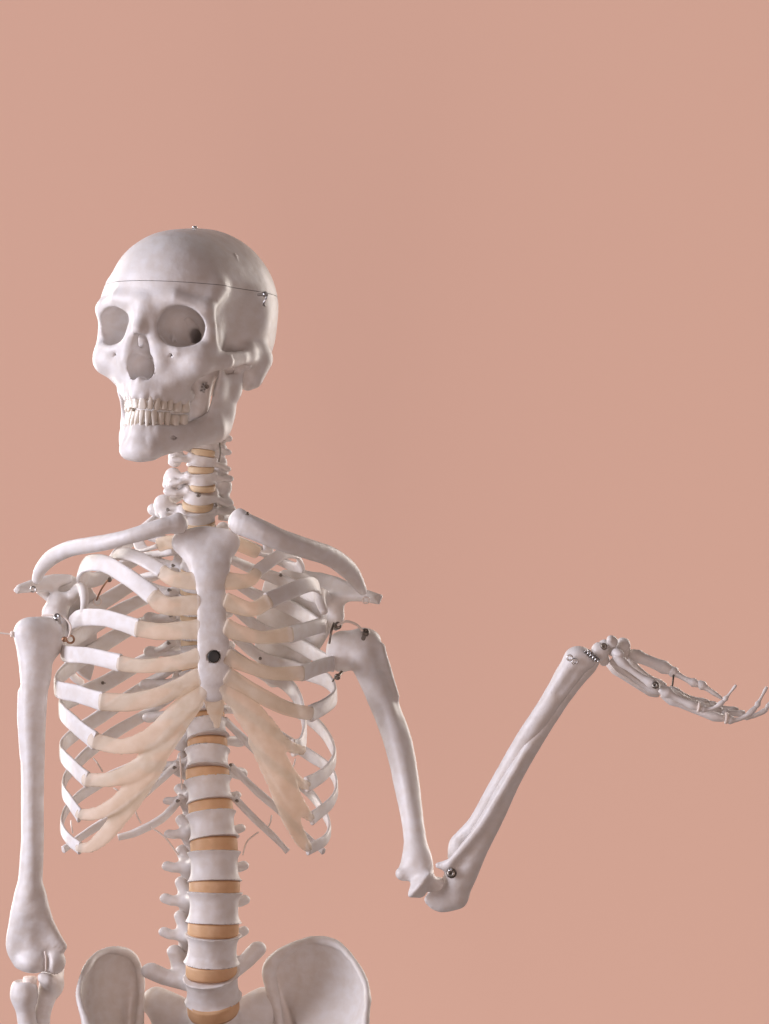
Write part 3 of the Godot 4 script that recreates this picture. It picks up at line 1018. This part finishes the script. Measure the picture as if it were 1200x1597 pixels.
	f.cap(P(874, 1083, 0.134), P(910, 1035, 0.140), R(4), R(3.5), 0.008, Vector3.ZERO, 1.0, true)
	part("radius_bone", net(f, 0.0022), bone)


func long_bone(called: String, a: Array, b: Array, ends: float, middle: float, tip := -1.0, bend := 0.0) -> void:
	var p := P(a[0], a[1], a[2])
	var q := P(b[0], b[1], b[2])
	var z: float = a[2]
	var e := R(ends, z)
	var m := R(middle, z)
	var t := R(tip if tip >= 0.0 else ends * 0.92, z)
	part(called, bar(p, q, [e * 0.75, e, lerpf(e, m, 0.8), m, m, lerpf(t, m, 0.75), t, t * 0.75], Vector3(0, -bend, 0)), bone)


func build_hand() -> void:
	# wrist bones
	var wrist := [[934, 1017, 0.124, 12, 15, 12], [943, 1006, 0.118, 9, 8, 9], [955, 1001, 0.128, 8.5, 8, 9], [958, 1012, 0.112, 12, 11, 12], [972, 1006, 0.118, 10, 12, 11], [942, 1028, 0.112, 10, 9, 10], [962, 1020, 0.130, 9, 8, 9], [976, 1018, 0.108, 9, 9, 10]]
	for i in wrist.size():
		var w: Array = wrist[i]
		var f := Field.new(0.0012, 0.006, 30 + i)
		f.ell(P(w[0], w[1], w[2]), Vector3(R(w[3]), R(w[4]), R(w[5])), 0.002, Basis(Vector3(0.3, 0.4, 0.8).normalized(), i * 0.9))
		f.ell(P(w[0] + 5 * cos(i * 2.1), w[1] + 5 * sin(i * 2.1), w[2] + 0.003), Vector3(R(w[3] * 0.7), R(w[4] * 0.7), R(w[5] * 0.7)), 0.003)
		part("wrist_bone", net(f, 0.0014), bone)
	# palm bones: the little-finger one in front, the others behind it, the thumb's above
	long_bone("palm_bone", [961, 1024, 0.132], [1025, 1070, 0.138], 8.6, 5.0, 8.4, 0.002)
	long_bone("palm_bone", [956, 1030, 0.112], [1030, 1078, 0.114], 8.5, 5.0, 8.0, 0.004)
	long_bone("palm_bone", [950, 1034, 0.094], [1026, 1082, 0.092], 8.5, 5.0, 8.0, 0.004)
	long_bone("palm_bone", [974, 1022, 0.078], [1036, 1070, 0.074], 8.0, 4.8, 7.5, 0.003)
	long_bone("palm_bone", [986, 1020, 0.112], [1044, 1044, 0.118], 11.0, 9.0, 11.0, 0.0)
	# thumb
	long_bone("finger_bone", [1045, 1044, 0.118], [1088, 1067, 0.124], 9.0, 4.2, 7.5, 0.001)
	long_bone("finger_bone", [1091, 1066, 0.124], [1126, 1089, 0.128], 8.0, 4.0, 3.0, 0.0)
	# fingers
	long_bone("finger_bone", [1033, 1075, 0.138], [1088, 1103, 0.142], 10.0, 4.8, 7.0, 0.001)
	long_bone("finger_bone", [1092, 1104, 0.142], [1128, 1094, 0.144], 6.2, 2.8, 4.4, 0.0035)
	long_bone("finger_bone", [1130, 1092, 0.144], [1148, 1069, 0.145], 4.4, 2.0, 2.8, 0.0)
	long_bone("finger_bone", [1036, 1083, 0.114], [1127, 1120, 0.116], 10.0, 5.2, 7.8, 0.003)
	long_bone("finger_bone", [1133, 1121, 0.116], [1178, 1104, 0.118], 7.5, 3.4, 5.2, 0.0045)
	long_bone("finger_bone", [1180, 1102, 0.118], [1196, 1072, 0.118], 5.0, 2.2, 3.0, 0.0)
	long_bone("finger_bone", [1046, 1080, 0.092], [1124, 1108, 0.090], 8.0, 5.5, 7.0, 0.002)
	long_bone("finger_bone", [1128, 1110, 0.090], [1160, 1112, 0.088], 6.5, 4.5, 6.0, 0.001)
	long_bone("finger_bone", [1160, 1118, 0.092], [1196, 1106, 0.090], 5.5, 3.6, 4.5, 0.002)
	long_bone("finger_bone", [1196, 1104, 0.092], [1212, 1078, 0.090], 4.2, 2.4, 2.4, 0.0)
	long_bone("finger_bone", [1046, 1074, 0.074], [1104, 1096, 0.070], 7.5, 5.0, 6.5, 0.002)
	long_bone("finger_bone", [1107, 1097, 0.070], [1150, 1107, 0.068], 6.0, 3.8, 5.0, 0.001)


# ---------------------------------------------------------------- pelvis
# the hollow wing between the crest and the root of a hip bone, 5 mm thick
func wing_shape(crest: Array, hub: Array, n: Vector3) -> Array:
	var line := PackedVector3Array()
	for c in crest:
		line.append(P(c[0], c[1], c[2]))
	line = spline(line, 8)
	n = n.normalized()
	var root := P(hub[0], hub[1], hub[2])
	var verts := PackedVector3Array()
	var index := PackedInt32Array()
	var rows := 18
	for side in 2:
		var first := verts.size()
		for i in line.size():
			var foot := root + (line[i] - root) * 0.12
			for k in rows + 1:
				var v := float(k) / rows
				var p := line[i].lerp(foot, v) - n * 0.018 * sin(PI * pow(v, 0.75))
				verts.append(p + n * 0.0031 * (1.0 if side == 0 else -1.0))
		for i in line.size() - 1:
			for k in rows:
				var a := first + i * (rows + 1) + k
				var q := [a, a + 1, a + rows + 1, a + rows + 1, a + 1, a + rows + 2]
				if ((verts[q[2]] - verts[q[0]]).cross(verts[q[1]] - verts[q[0]]).dot(n) > 0.0) != (side == 0):
					q = [a, a + rows + 1, a + 1, a + rows + 1, a + rows + 2, a + 1]
				index.append_array(q)
	return smooth(verts, index)


func build_pelvis() -> void:
	var f := Field.new(0.0008, 0.014, 40)     # sacrum
	f.chain(smooth_rows([[334, 1606, -0.062, 46], [334, 1660, -0.085, 40], [334, 1720, -0.10, 24]]), 0.010, Vector3(0, 0.35, 1), 2.0)
	for s in [-1.0, 1.0]:
		f.chain(smooth_rows([[334 + s * 40, 1584, -0.068, 22], [330 + s * 72, 1570, -0.080, 26], [328 + s * 84, 1562, -0.086, 24]]), 0.012, Vector3(0, 0.5, 1), 1.2)
		f.chain(smooth_rows([[334 + s * 60, 1600, -0.08, 34], [334 + s * 55, 1660, -0.095, 30]]), 0.012, Vector3(0, 0.3, 1), 1.6)
		f.cap(P(334 + s * 34, 1597, -0.02), P(334 + s * 34, 1597, -0.08), R(7), R(5), 0.004, Vector3.ZERO, 1.0, true)
	f.cap(P(334, 1592, -0.052), P(334, 1606, -0.058), R(42), R(42), 0.004, Vector3(0, 0.3, 1), 1.4)
	part("sacrum", net(f, 0.0028), bone)
	for side in 2:
		f = Field.new(0.0030, 0.016, 41 + side)
		var hub: Array
		var crest: Array
		var n: Vector3
		if side == 0:
			hub = [182, 1650, -0.045, 40]
			crest = [[216, 1610, -0.066, 9], [220, 1565, -0.070, 8], [220, 1525, -0.074, 8], [208, 1492, -0.070, 8], [183, 1482, -0.058, 8], [156, 1487, -0.040, 8], [136, 1508, -0.018, 8], [124, 1540, 0.002, 7], [127, 1570, 0.016, 8], [141, 1612, 0.025, 10]]
			n = Vector3(0.4, 0.25, 1)
		else:
			hub = [478, 1640, -0.05, 44]
			crest = [[438, 1610, -0.072, 9], [434, 1580, -0.075, 9], [425, 1545, -0.078, 12], [420, 1508, -0.078, 14], [444, 1484, -0.074, 11], [486, 1467, -0.066, 8], [523, 1472, -0.054, 8], [551, 1498, -0.034, 7], [571, 1537, -0.010, 7], [573, 1575, 0.014, 7], [567, 1620, 0.03, 10]]
			n = Vector3(-0.35, 0.25, 1)
		f.chain(smooth_rows(crest.map(func(c): return [c[0], c[1], c[2], c[3] * 0.78]), 4), 0.006)
		f.ell(P(hub[0], hub[1] + 30, hub[2]), Vector3(R(40), R(50), R(40)), 0.02)
		part("hip_bone", joined([net(f, 0.0026), wing_shape(crest, hub, n)]), thin_bone)


# ---------------------------------------------------------------- skull
func mm(x: float, y: float, z: float) -> Vector3:
	return Vector3(x, y, z) * 0.001


func clip(shape: Array, height: float, above: bool) -> Array:
	# keep what lies above (or below) a level cut
	var v := PackedVector3Array(shape[0])
	var n := PackedVector3Array(shape[1])
	var out := PackedInt32Array()
	var made := {}
	var sgn := 1.0 if above else -1.0
	for t in range(0, shape[2].size(), 3):
		var poly := PackedInt32Array()
		for e in 3:
			var i: int = shape[2][t + e]
			var j: int = shape[2][t + (e + 1) % 3]
			var di := (v[i].y - height) * sgn
			var dj := (v[j].y - height) * sgn
			if di >= 0.0:
				poly.append(i)
			if (di >= 0.0) != (dj >= 0.0):
				var key := Vector2i(mini(i, j), maxi(i, j))
				if not made.has(key):
					var u := di / (di - dj)
					made[key] = v.size()
					v.append(v[i].lerp(v[j], u))
					n.append(n[i].lerp(n[j], u).normalized())
				poly.append(made[key])
		for q in range(1, poly.size() - 1):
			out.append_array([poly[0], poly[q], poly[q + 1]])
	# drop vertices that are no longer used
	var map := {}
	var v2 := PackedVector3Array()
	var n2 := PackedVector3Array()
	for i in out.size():
		var o := out[i]
		if not map.has(o):
			map[o] = v2.size()
			v2.append(v[o])
			n2.append(n[o])
		out[i] = map[o]
	return [v2, n2, out]


func arch_z(x: float, lower: bool) -> float:
	return (74.0 if lower else 77.0) - 0.041 * x * x


func build_skull() -> void:
	var size := 1.03
	var place := Transform3D(Basis(Vector3.UP, deg_to_rad(-24.0)) * Basis(Vector3(0, 0, 1), deg_to_rad(-2.0)) * Basis(Vector3.RIGHT, deg_to_rad(-5.0)) * Basis().scaled(Vector3.ONE * size), P(287, 556, -0.02))
	var f := Field.new(0.0007, 0.016, 50)
	f.ell(mm(0, 46, -22), mm(70, 71, 74), 0.012)
	f.ell(mm(0, 48, 26), mm(58, 58, 57), 0.020)
	f.ell(mm(0, 20, -52), mm(54, 46, 46), 0.015)
	f.ell(mm(0, 0, -15), mm(54, 26, 60), 0.015)
	for s in [-1.0, 1.0]:
		f.ell(mm(s * 88.5, 16, 28), mm(27, 36, 29), 0.030, Basis(), true)
		f.ell(mm(s * 42, 12, 36), mm(12, 26, 18), 0.006)
		f.chain([[mm(s * 52, 54, 44), 0.003], [mm(s * 51, 42, 53), 0.004], [mm(s * 49, 33, 59), 0.006]], 0.016)
		f.chain([[mm(s * 6, 37, 78), 0.006], [mm(s * 28, 40, 76), 0.0055], [mm(s * 48, 32, 61), 0.005]], 0.009)
		f.chain([[mm(s * 49, 33, 59), 0.0068], [mm(s * 50.5, 20, 53), 0.0068], [mm(s * 50, 4, 51), 0.0085], [mm(s * 46, -11, 55), 0.0092]], 0.006)
		f.chain([[mm(s * 7, 28, 76), 0.005], [mm(s * 11, 6, 77), 0.006], [mm(s * 17, -12, 71), 0.008]], 0.007)
		f.chain([[mm(s * 15, 0, 74), 0.005], [mm(s * 32, -5, 71), 0.005], [mm(s * 47, -2, 60), 0.006]], 0.006)
		f.ell(mm(s * 38.5, -11, 61), mm(14.5, 11, 10), 0.006)
		f.ell(mm(s * 23, -20, 62), mm(11, 15, 9), 0.010)
		f.chain([[mm(s * 50, -10, 54), 0.010], [mm(s * 61, -8, 36), 0.0075], [mm(s * 65, -2, 12), 0.006], [mm(s * 61, 2, -8), 0.006]], 0.010, Vector3(1, 0, 0.2), 1.6)
		f.cap(mm(s * 60, 3, -6), mm(s * 58, 6, -30), 0.005, 0.004, 0.014)
		f.chain([[mm(s * 42, -14, 58), 0.008], [mm(s * 28, -32, 50), 0.007]], 0.010)
		f.chain([[mm(s * 57, 2, -30), 0.014], [mm(s * 55, -14, -26), 0.011], [mm(s * 54, -20, -22), 0.007]], 0.010)
		# the tooth sockets' ridges
		f.chain([[mm(s * 26, -39, 38), 0.0070], [mm(s * 23, -39, 52), 0.0070], [mm(s * 14.5, -39, 65), 0.0070], [mm(0, -39, 71), 0.0072]], 0.008)
		for x in [4.2, 11.5, 18.0, 23.5, 27.5]:
			f.cap(mm(s * x, -45, arch_z(x, false) - 1.2), mm(s * x * 0.92, -28, arch_z(x, false) - 4.0), 0.0032, 0.002, 0.003)
	f.ell(mm(0, -22, 50), mm(25, 24, 27), 0.010)
	f.ell(mm(0, -24, 16), mm(22, 36, 26), 0.010)
	for s in [-1.0, 1.0]:
		f.chain([[mm(s * 26, -22, 14), 0.011], [mm(s * 25, -48, 14), 0.010], [mm(s * 24, -66, 14), 0.008]], 0.006)
	f.chain([[mm(0, 34, 79), 0.0075], [mm(0, 20, 83), 0.006], [mm(0, 12, 86), 0.006]], 0.008)
	f.chain([[mm(50, 88, 12), 0.0012], [mm(52.2, 79, 13), 0.0017], [mm(51.5, 72, 14), 0.0012]], 0.002)
	for s in [-1.0, 1.0]:
		f.ell(mm(s * 30, 17, 62), mm(20.5, 18.5, 24 if s < 0.0 else 38), 0.0025, Basis(Vector3.UP, s * 0.28), true)
		f.chain([[mm(s * 19, 28, 33), 0.0028], [mm(s * 23, 20, 29), 0.0050], [mm(s * 29, 8, 34), 0.0048]], 0.002, Vector3.ZERO, 1.0, true)
		f.chain([[mm(s * 21, 24, 30), 0.004], [mm(s * 25, 13, 26), 0.0055], [mm(s * 22, 14, 6), 0.006]], 0.002, Vector3.ZERO, 1.0, true)
		f.cap(mm(s * 22, 18, 28), mm(s * 22, 15, 8), 0.0045, 0.005, 0.002, Vector3.ZERO, 1.0, true)
		f.cap(mm(s * 15, 14, 52), mm(s * 10, 10, 40), 0.002, 0.002, 0.001, Vector3(0, 1, 0), 0.4, true)
		f.ell(mm(s * 4.8, -19, 74), mm(8.2, 12, 28), 0.0012, Basis(), true)
		f.cap(mm(s * 28, -9, 80), mm(s * 26, -8, 64), 0.0013, 0.0012, 0.001, Vector3.ZERO, 1.0, true)
	f.ell(mm(0, -4, 84), mm(8, 12, 30), 0.0015, Basis(), true)
	f.chain([[mm(0, -31, 70), 0.0035], [mm(0, -31, 78), 0.0018]], 0.003)
	var whole := net(f, 0.0022)
	var tilt := Transform3D(Basis(Vector3.RIGHT, deg_to_rad(-3.0)), Vector3.ZERO)
	whole = moved(whole, tilt)
	var back := place * tilt.affine_inverse()
	var skull := part("skull", moved(clip(whole, 0.0585, false), back), bone)
	part("skull_cap", moved(clip(moved(whole, Transform3D(Basis(), mm(0, 0.25, 0))), 0.0589, true), back), bone, skull)
	# lower jaw
	f = Field.new(0.0006, 0.014, 51)
	for s in [-1.0, 1.0]:
		f.chain([[mm(0, -86, 69), 0.009], [mm(s * 10, -86, 66), 0.009], [mm(s * 18, -82, 56), 0.0082], [mm(s * 30, -75, 36), 0.008], [mm(s * 41, -64, 8), 0.0085]], 0.006, Vector3(0, 1, 0), 0.75)
		f.chain([[mm(0, -74, 68), 0.0066], [mm(s * 12.5, -74, 64), 0.0066], [mm(s * 20, -73, 53), 0.0064], [mm(s * 26, -70, 38), 0.0062], [mm(s * 36, -62, 18), 0.006]], 0.006)
		f.chain([[mm(s * 42, -58, 6), 0.017], [mm(s * 48, -32, 5), 0.017]], 0.008, Vector3(1, 0.1, 0.15), 4.2)
		f.chain([[mm(s * 42, -62, -3), 0.010], [mm(s * 44, -52, -4), 0.010]], 0.006, Vector3(1, 0, 0.1), 2.2)
		f.chain([[mm(s * 48, -30, 18), 0.008], [mm(s * 50, -12, 22), 0.003]], 0.006, Vector3(1, 0, 0), 2.4)
		f.chain([[mm(s * 50, -28, -5), 0.008], [mm(s * 53, -9, -7), 0.005]], 0.006, Vector3(1, 0, 0), 1.6)
		f.cap(mm(s * 49, -6, -5), mm(s * 60, -6, -6), 0.0045, 0.0045, 0.004)
		f.ell(mm(s * 8, -92, 69), mm(8, 6, 7), 0.008)
		f.cap(mm(s * 29, -78, 70), mm(s * 25, -78, 52), 0.0018, 0.0016, 0.001, Vector3.ZERO, 1.0, true)
		for x in [3.0, 8.6, 14.5, 20.5, 25.0]:
			f.cap(mm(s * x, -72, arch_z(x, true) - 2.0), mm(s * x, -83, arch_z(x, true) - 2.0), 0.0028, 0.002, 0.003)
	f.ell(mm(0, -91, 72), mm(9, 8, 7), 0.006)
	var jaw := part("lower_jaw", moved(net(f, 0.002), place), bone, skull)
	# teeth
	var luck := RandomNumberGenerator.new()
	luck.seed = 11
	var upper := [7.9, 6.2, 7.0, 6.4, 6.2, 9.2, 8.6]
	var lower := [5.1, 5.5, 6.4, 6.4, 6.6, 9.8, 9.2]
	for row in 2:
		for s in [-1.0, 1.0]:
			var x := 0.0
			var z_last := 0.0
			var pos := 0.0
			for i in 7:
				var w: float = (upper if row == 0 else lower)[i]
				# walk along the arch by the tooth's width
				var go := w * 0.5
				while go > 0.0:
					var slope: float = 0.082 * pos
					pos += 0.1 / sqrt(1.0 + slope * slope)
					go -= 0.1
				var c := Vector3(s * pos, 0, arch_z(pos, row == 1))
				var tangent := Vector3(1, 0, -s * 0.082 * pos).normalized()
				var out := Vector3(s * 0.082 * pos, 0, 1).normalized()
				go = w * 0.5
				while go > 0.0:
					var slope: float = 0.082 * pos
					pos += 0.1 / sqrt(1.0 + slope * slope)
					go -= 0.1
				var turn := luck.randf_range(-0.13, 0.13)
				out = out.rotated(Vector3.UP, turn)
				var molar := i > 2
				var deep := 3.0 if not molar else (3.6 if i < 5 else 4.6)
				var inset := 1.6 if not molar else 2.6
				var y0 := -41.0 if row == 0 else -72.0
				var len := (14.0 - i * 0.2) if row == 0 else -(15.0 - i * 0.1)
				len *= luck.randf_range(0.93, 1.06)
				w *= luck.randf_range(0.92, 1.0)
				if i == 2:
					len *= 1.1
				var pts := PackedVector3Array()
				var wide := PackedFloat32Array()
				var thick := PackedFloat32Array()
				var nn := PackedVector3Array()
				for q in 8:
					var u := q / 7.0
					pts.append((c - out * inset + Vector3(0, y0 - len * u, 0)) * 0.001)
					wide.append(0.001 * w * 0.5 * lerpf(0.60, 0.96, smoothstep(0.1, 0.8, u)) * (1.0 if q < 7 else (0.9 if i != 2 else 0.6)))
					thick.append(0.001 * deep * lerpf(1.0, 1.0 if molar else 0.42, smoothstep(0.3, 1.0, u)))
					nn.append(out)
				var shape := sweep(pts, wide, thick, nn, 14, 2.6, 0.0002, 0.35)
				part("tooth", moved(shape, place), tooth_mat, skull if row == 0 else skull)


# ---------------------------------------------------------------- screws, hooks, cords
func build_hardware() -> void:
	var fwd := Vector3(0, 0, 1)
	# skull
	var skull: Node3D = body.get_node("skull")
	screw(P(413, 459, 0.045), Vector3(0.7, 0, 0.7), 0.0028, steel, skull)
	part("hook", wire_shape([P(413, 459, 0.050), P(416, 464, 0.050), P(413, 470, 0.050), P(411, 475, 0.048), P(414, 477, 0.047)], 0.0009), steel, skull)
	screw(P(304, 356, -0.01), Vector3.UP, 0.0024, steel, skull)
	part("spring", ring_shape(P(318, 604, 0.022), Vector3(0.2, 1, 0.1), 0.0019, 0.0006, 3.0, 0.009), steel, skull)
	screw(P(323, 603, 0.024), fwd, 0.002, dark_steel, skull)
	# neck and rib heads
	screw(P(310, 772, -0.018), fwd, 0.0022, dark_steel)
	for c in [[337, 788, -0.02], [262, 795, -0.04], [270, 882, -0.05], [264, 920, -0.055], [266, 960, -0.06], [263, 1003, -0.06], [272, 1197, -0.055], [277, 1249, -0.05], [360, 1193, -0.055], [370, 1249, -0.052], [406, 1027, -0.105], [161, 1065, -0.09], [386, 801, 0.062], [438, 897, -0.09]]:
		screw(P(c[0], c[1], c[2]), fwd + Vector3(-0.3 if c[0] < 320 else 0.3, 0.1, 0), 0.0016, dark_steel)
	part("cord", wire_shape([P(343, 690, -0.03), P(344, 705, -0.026), P(342, 720, -0.028)], 0.0007), dark_steel)
	for c in [[237, 1291, 258, 1306, 278, 1333], [403, 1298, 386, 1312, 379, 1333], [146, 1183, 153, 1191, 160, 1203], [111, 1280, 112, 1290, 114, 1299], [211, 1262, 214, 1272, 220, 1283], [424, 1272, 422, 1282, 419, 1289], [461, 1184, 459, 1192, 455, 1202], [178, 1229, 184, 1233, 188, 1240], [281, 1180, 282, 1200, 284, 1230]]:
		part("cord", wire_shape([P(c[0], c[1], -0.06), P(c[2], c[3], -0.055), P(c[4], c[5], -0.06)], 0.0008), nylon)
	# shoulder of the hanging arm
	screw(P(90, 963, 0.006), Vector3(-0.2, 0.5, 1), 0.0036, steel)
	part("eye_hook", ring_shape(P(110, 997, 0.004), Vector3(0.3, 0.1, 1), 0.0034, 0.0010), brass)
	part("cord", wire_shape([P(66, 960, 0.0), P(95, 960, 0.006), P(110, 975, 0.008), P(108, 992, 0.006), P(102, 999, 0.006)], 0.0009), nylon)
	screw(P(101, 997, 0.008), fwd, 0.0026, brass)
	screw(P(21, 989, 0.0), Vector3(-1, 0, 0.2), 0.003, nylon)
	part("cord", wire_shape([P(20, 989, 0.0), P(8, 988, 0.0), P(-6, 986, 0.0)], 0.0008), nylon)
	part("eye_hook", ring_shape(P(52, 919, -0.012), fwd, 0.0024, 0.0008), steel)
	screw(P(171, 904, -0.075), fwd, 0.0024, dark_steel)
	part("cord", wire_shape([P(168, 905, -0.07), P(158, 920, -0.07), P(151, 936, -0.075)], 0.0008), brass)
	part("eye_hook", ring_shape(P(152, 938, -0.075), fwd, 0.0036, 0.0006), nylon)
	# shoulder of the raised arm
	screw(P(527, 976, -0.008), Vector3(0.2, 0.3, 1), 0.0036, dark_steel)
	screw(P(570, 987, -0.008), Vector3(0.2, 0.6, 1), 0.0038, dark_steel)
	part("cord", wire_shape([P(527, 975, -0.004), P(540, 969, -0.004), P(556, 974, -0.006), P(567, 985, -0.006)], 0.0012), nylon)
	part("cord", wire_shape([P(521, 972, -0.012), P(517, 985, -0.008), P(514, 1003, -0.01)], 0.0011), dark_steel)
	screw(P(527, 1055, -0.02), Vector3(-0.5, -0.5, 1), 0.003, dark_steel)
	part("cord", wire_shape([P(527, 1055, -0.016), P(522, 1058, -0.016), P(519, 1063, -0.018)], 0.0008), dark_steel)
	part("eye_hook", ring_shape(P(571, 936, -0.03), fwd, 0.003, 0.0007), nylon)
	# elbows
	part("cord", wire_shape([P(70, 1484, 0.010), P(72, 1495, 0.013), P(72, 1514, 0.011)], 0.0008), nylon)
	screw(P(705, 1362, 0.094), Vector3(-0.2, 0.2, 1), 0.0045, dark_steel)
	screw(P(703, 1357, 0.098), Vector3(-0.2, 0.6, 1), 0.002, steel)
	part("joint_pad", moved(column([[-0.0035, 0.0], [-0.0035, 0.9], [-0.002, 1.0], [0.002, 1.0], [0.0035, 0.9], [0.0035, 0.0]], R(11), R(11), 20, 0.0), Transform3D(Basis(), P(47, 1529, -0.004))), nylon)
	# wrist and hand
	part("eye_hook", ring_shape(P(889, 1026, 0.138), fwd, 0.0022, 0.0008), steel)
	part("eye_hook", ring_shape(P(897, 1032, 0.138), fwd, 0.0022, 0.0008), steel)
	part("spring", ring_shape(P(924, 1023, 0.136), Vector3(0.75, -0.65, 0.1), 0.0024, 0.0008, 5.0, 0.014), steel)
	screw(P(942, 1008, 0.130), fwd, 0.003, dark_steel)
	screw(P(1023, 1069, 0.143), Vector3(-0.3, 0.3, 1), 0.0032, dark_steel)
	part("cord", wire_shape([P(1051, 1052, 0.122), P(1050, 1060, 0.124), P(1049, 1069, 0.126)], 0.0009), dark_steel)
	for c in [[1088, 1103, 0.142, 8], [1131, 1120, 0.116, 9]]:
		part("finger_joint", ring_shape(P(c[0] + 2, c[1], c[2]), Vector3(1, -0.15, 0), R(c[3]) * 0.7, R(c[3]) * 0.3), nylon)
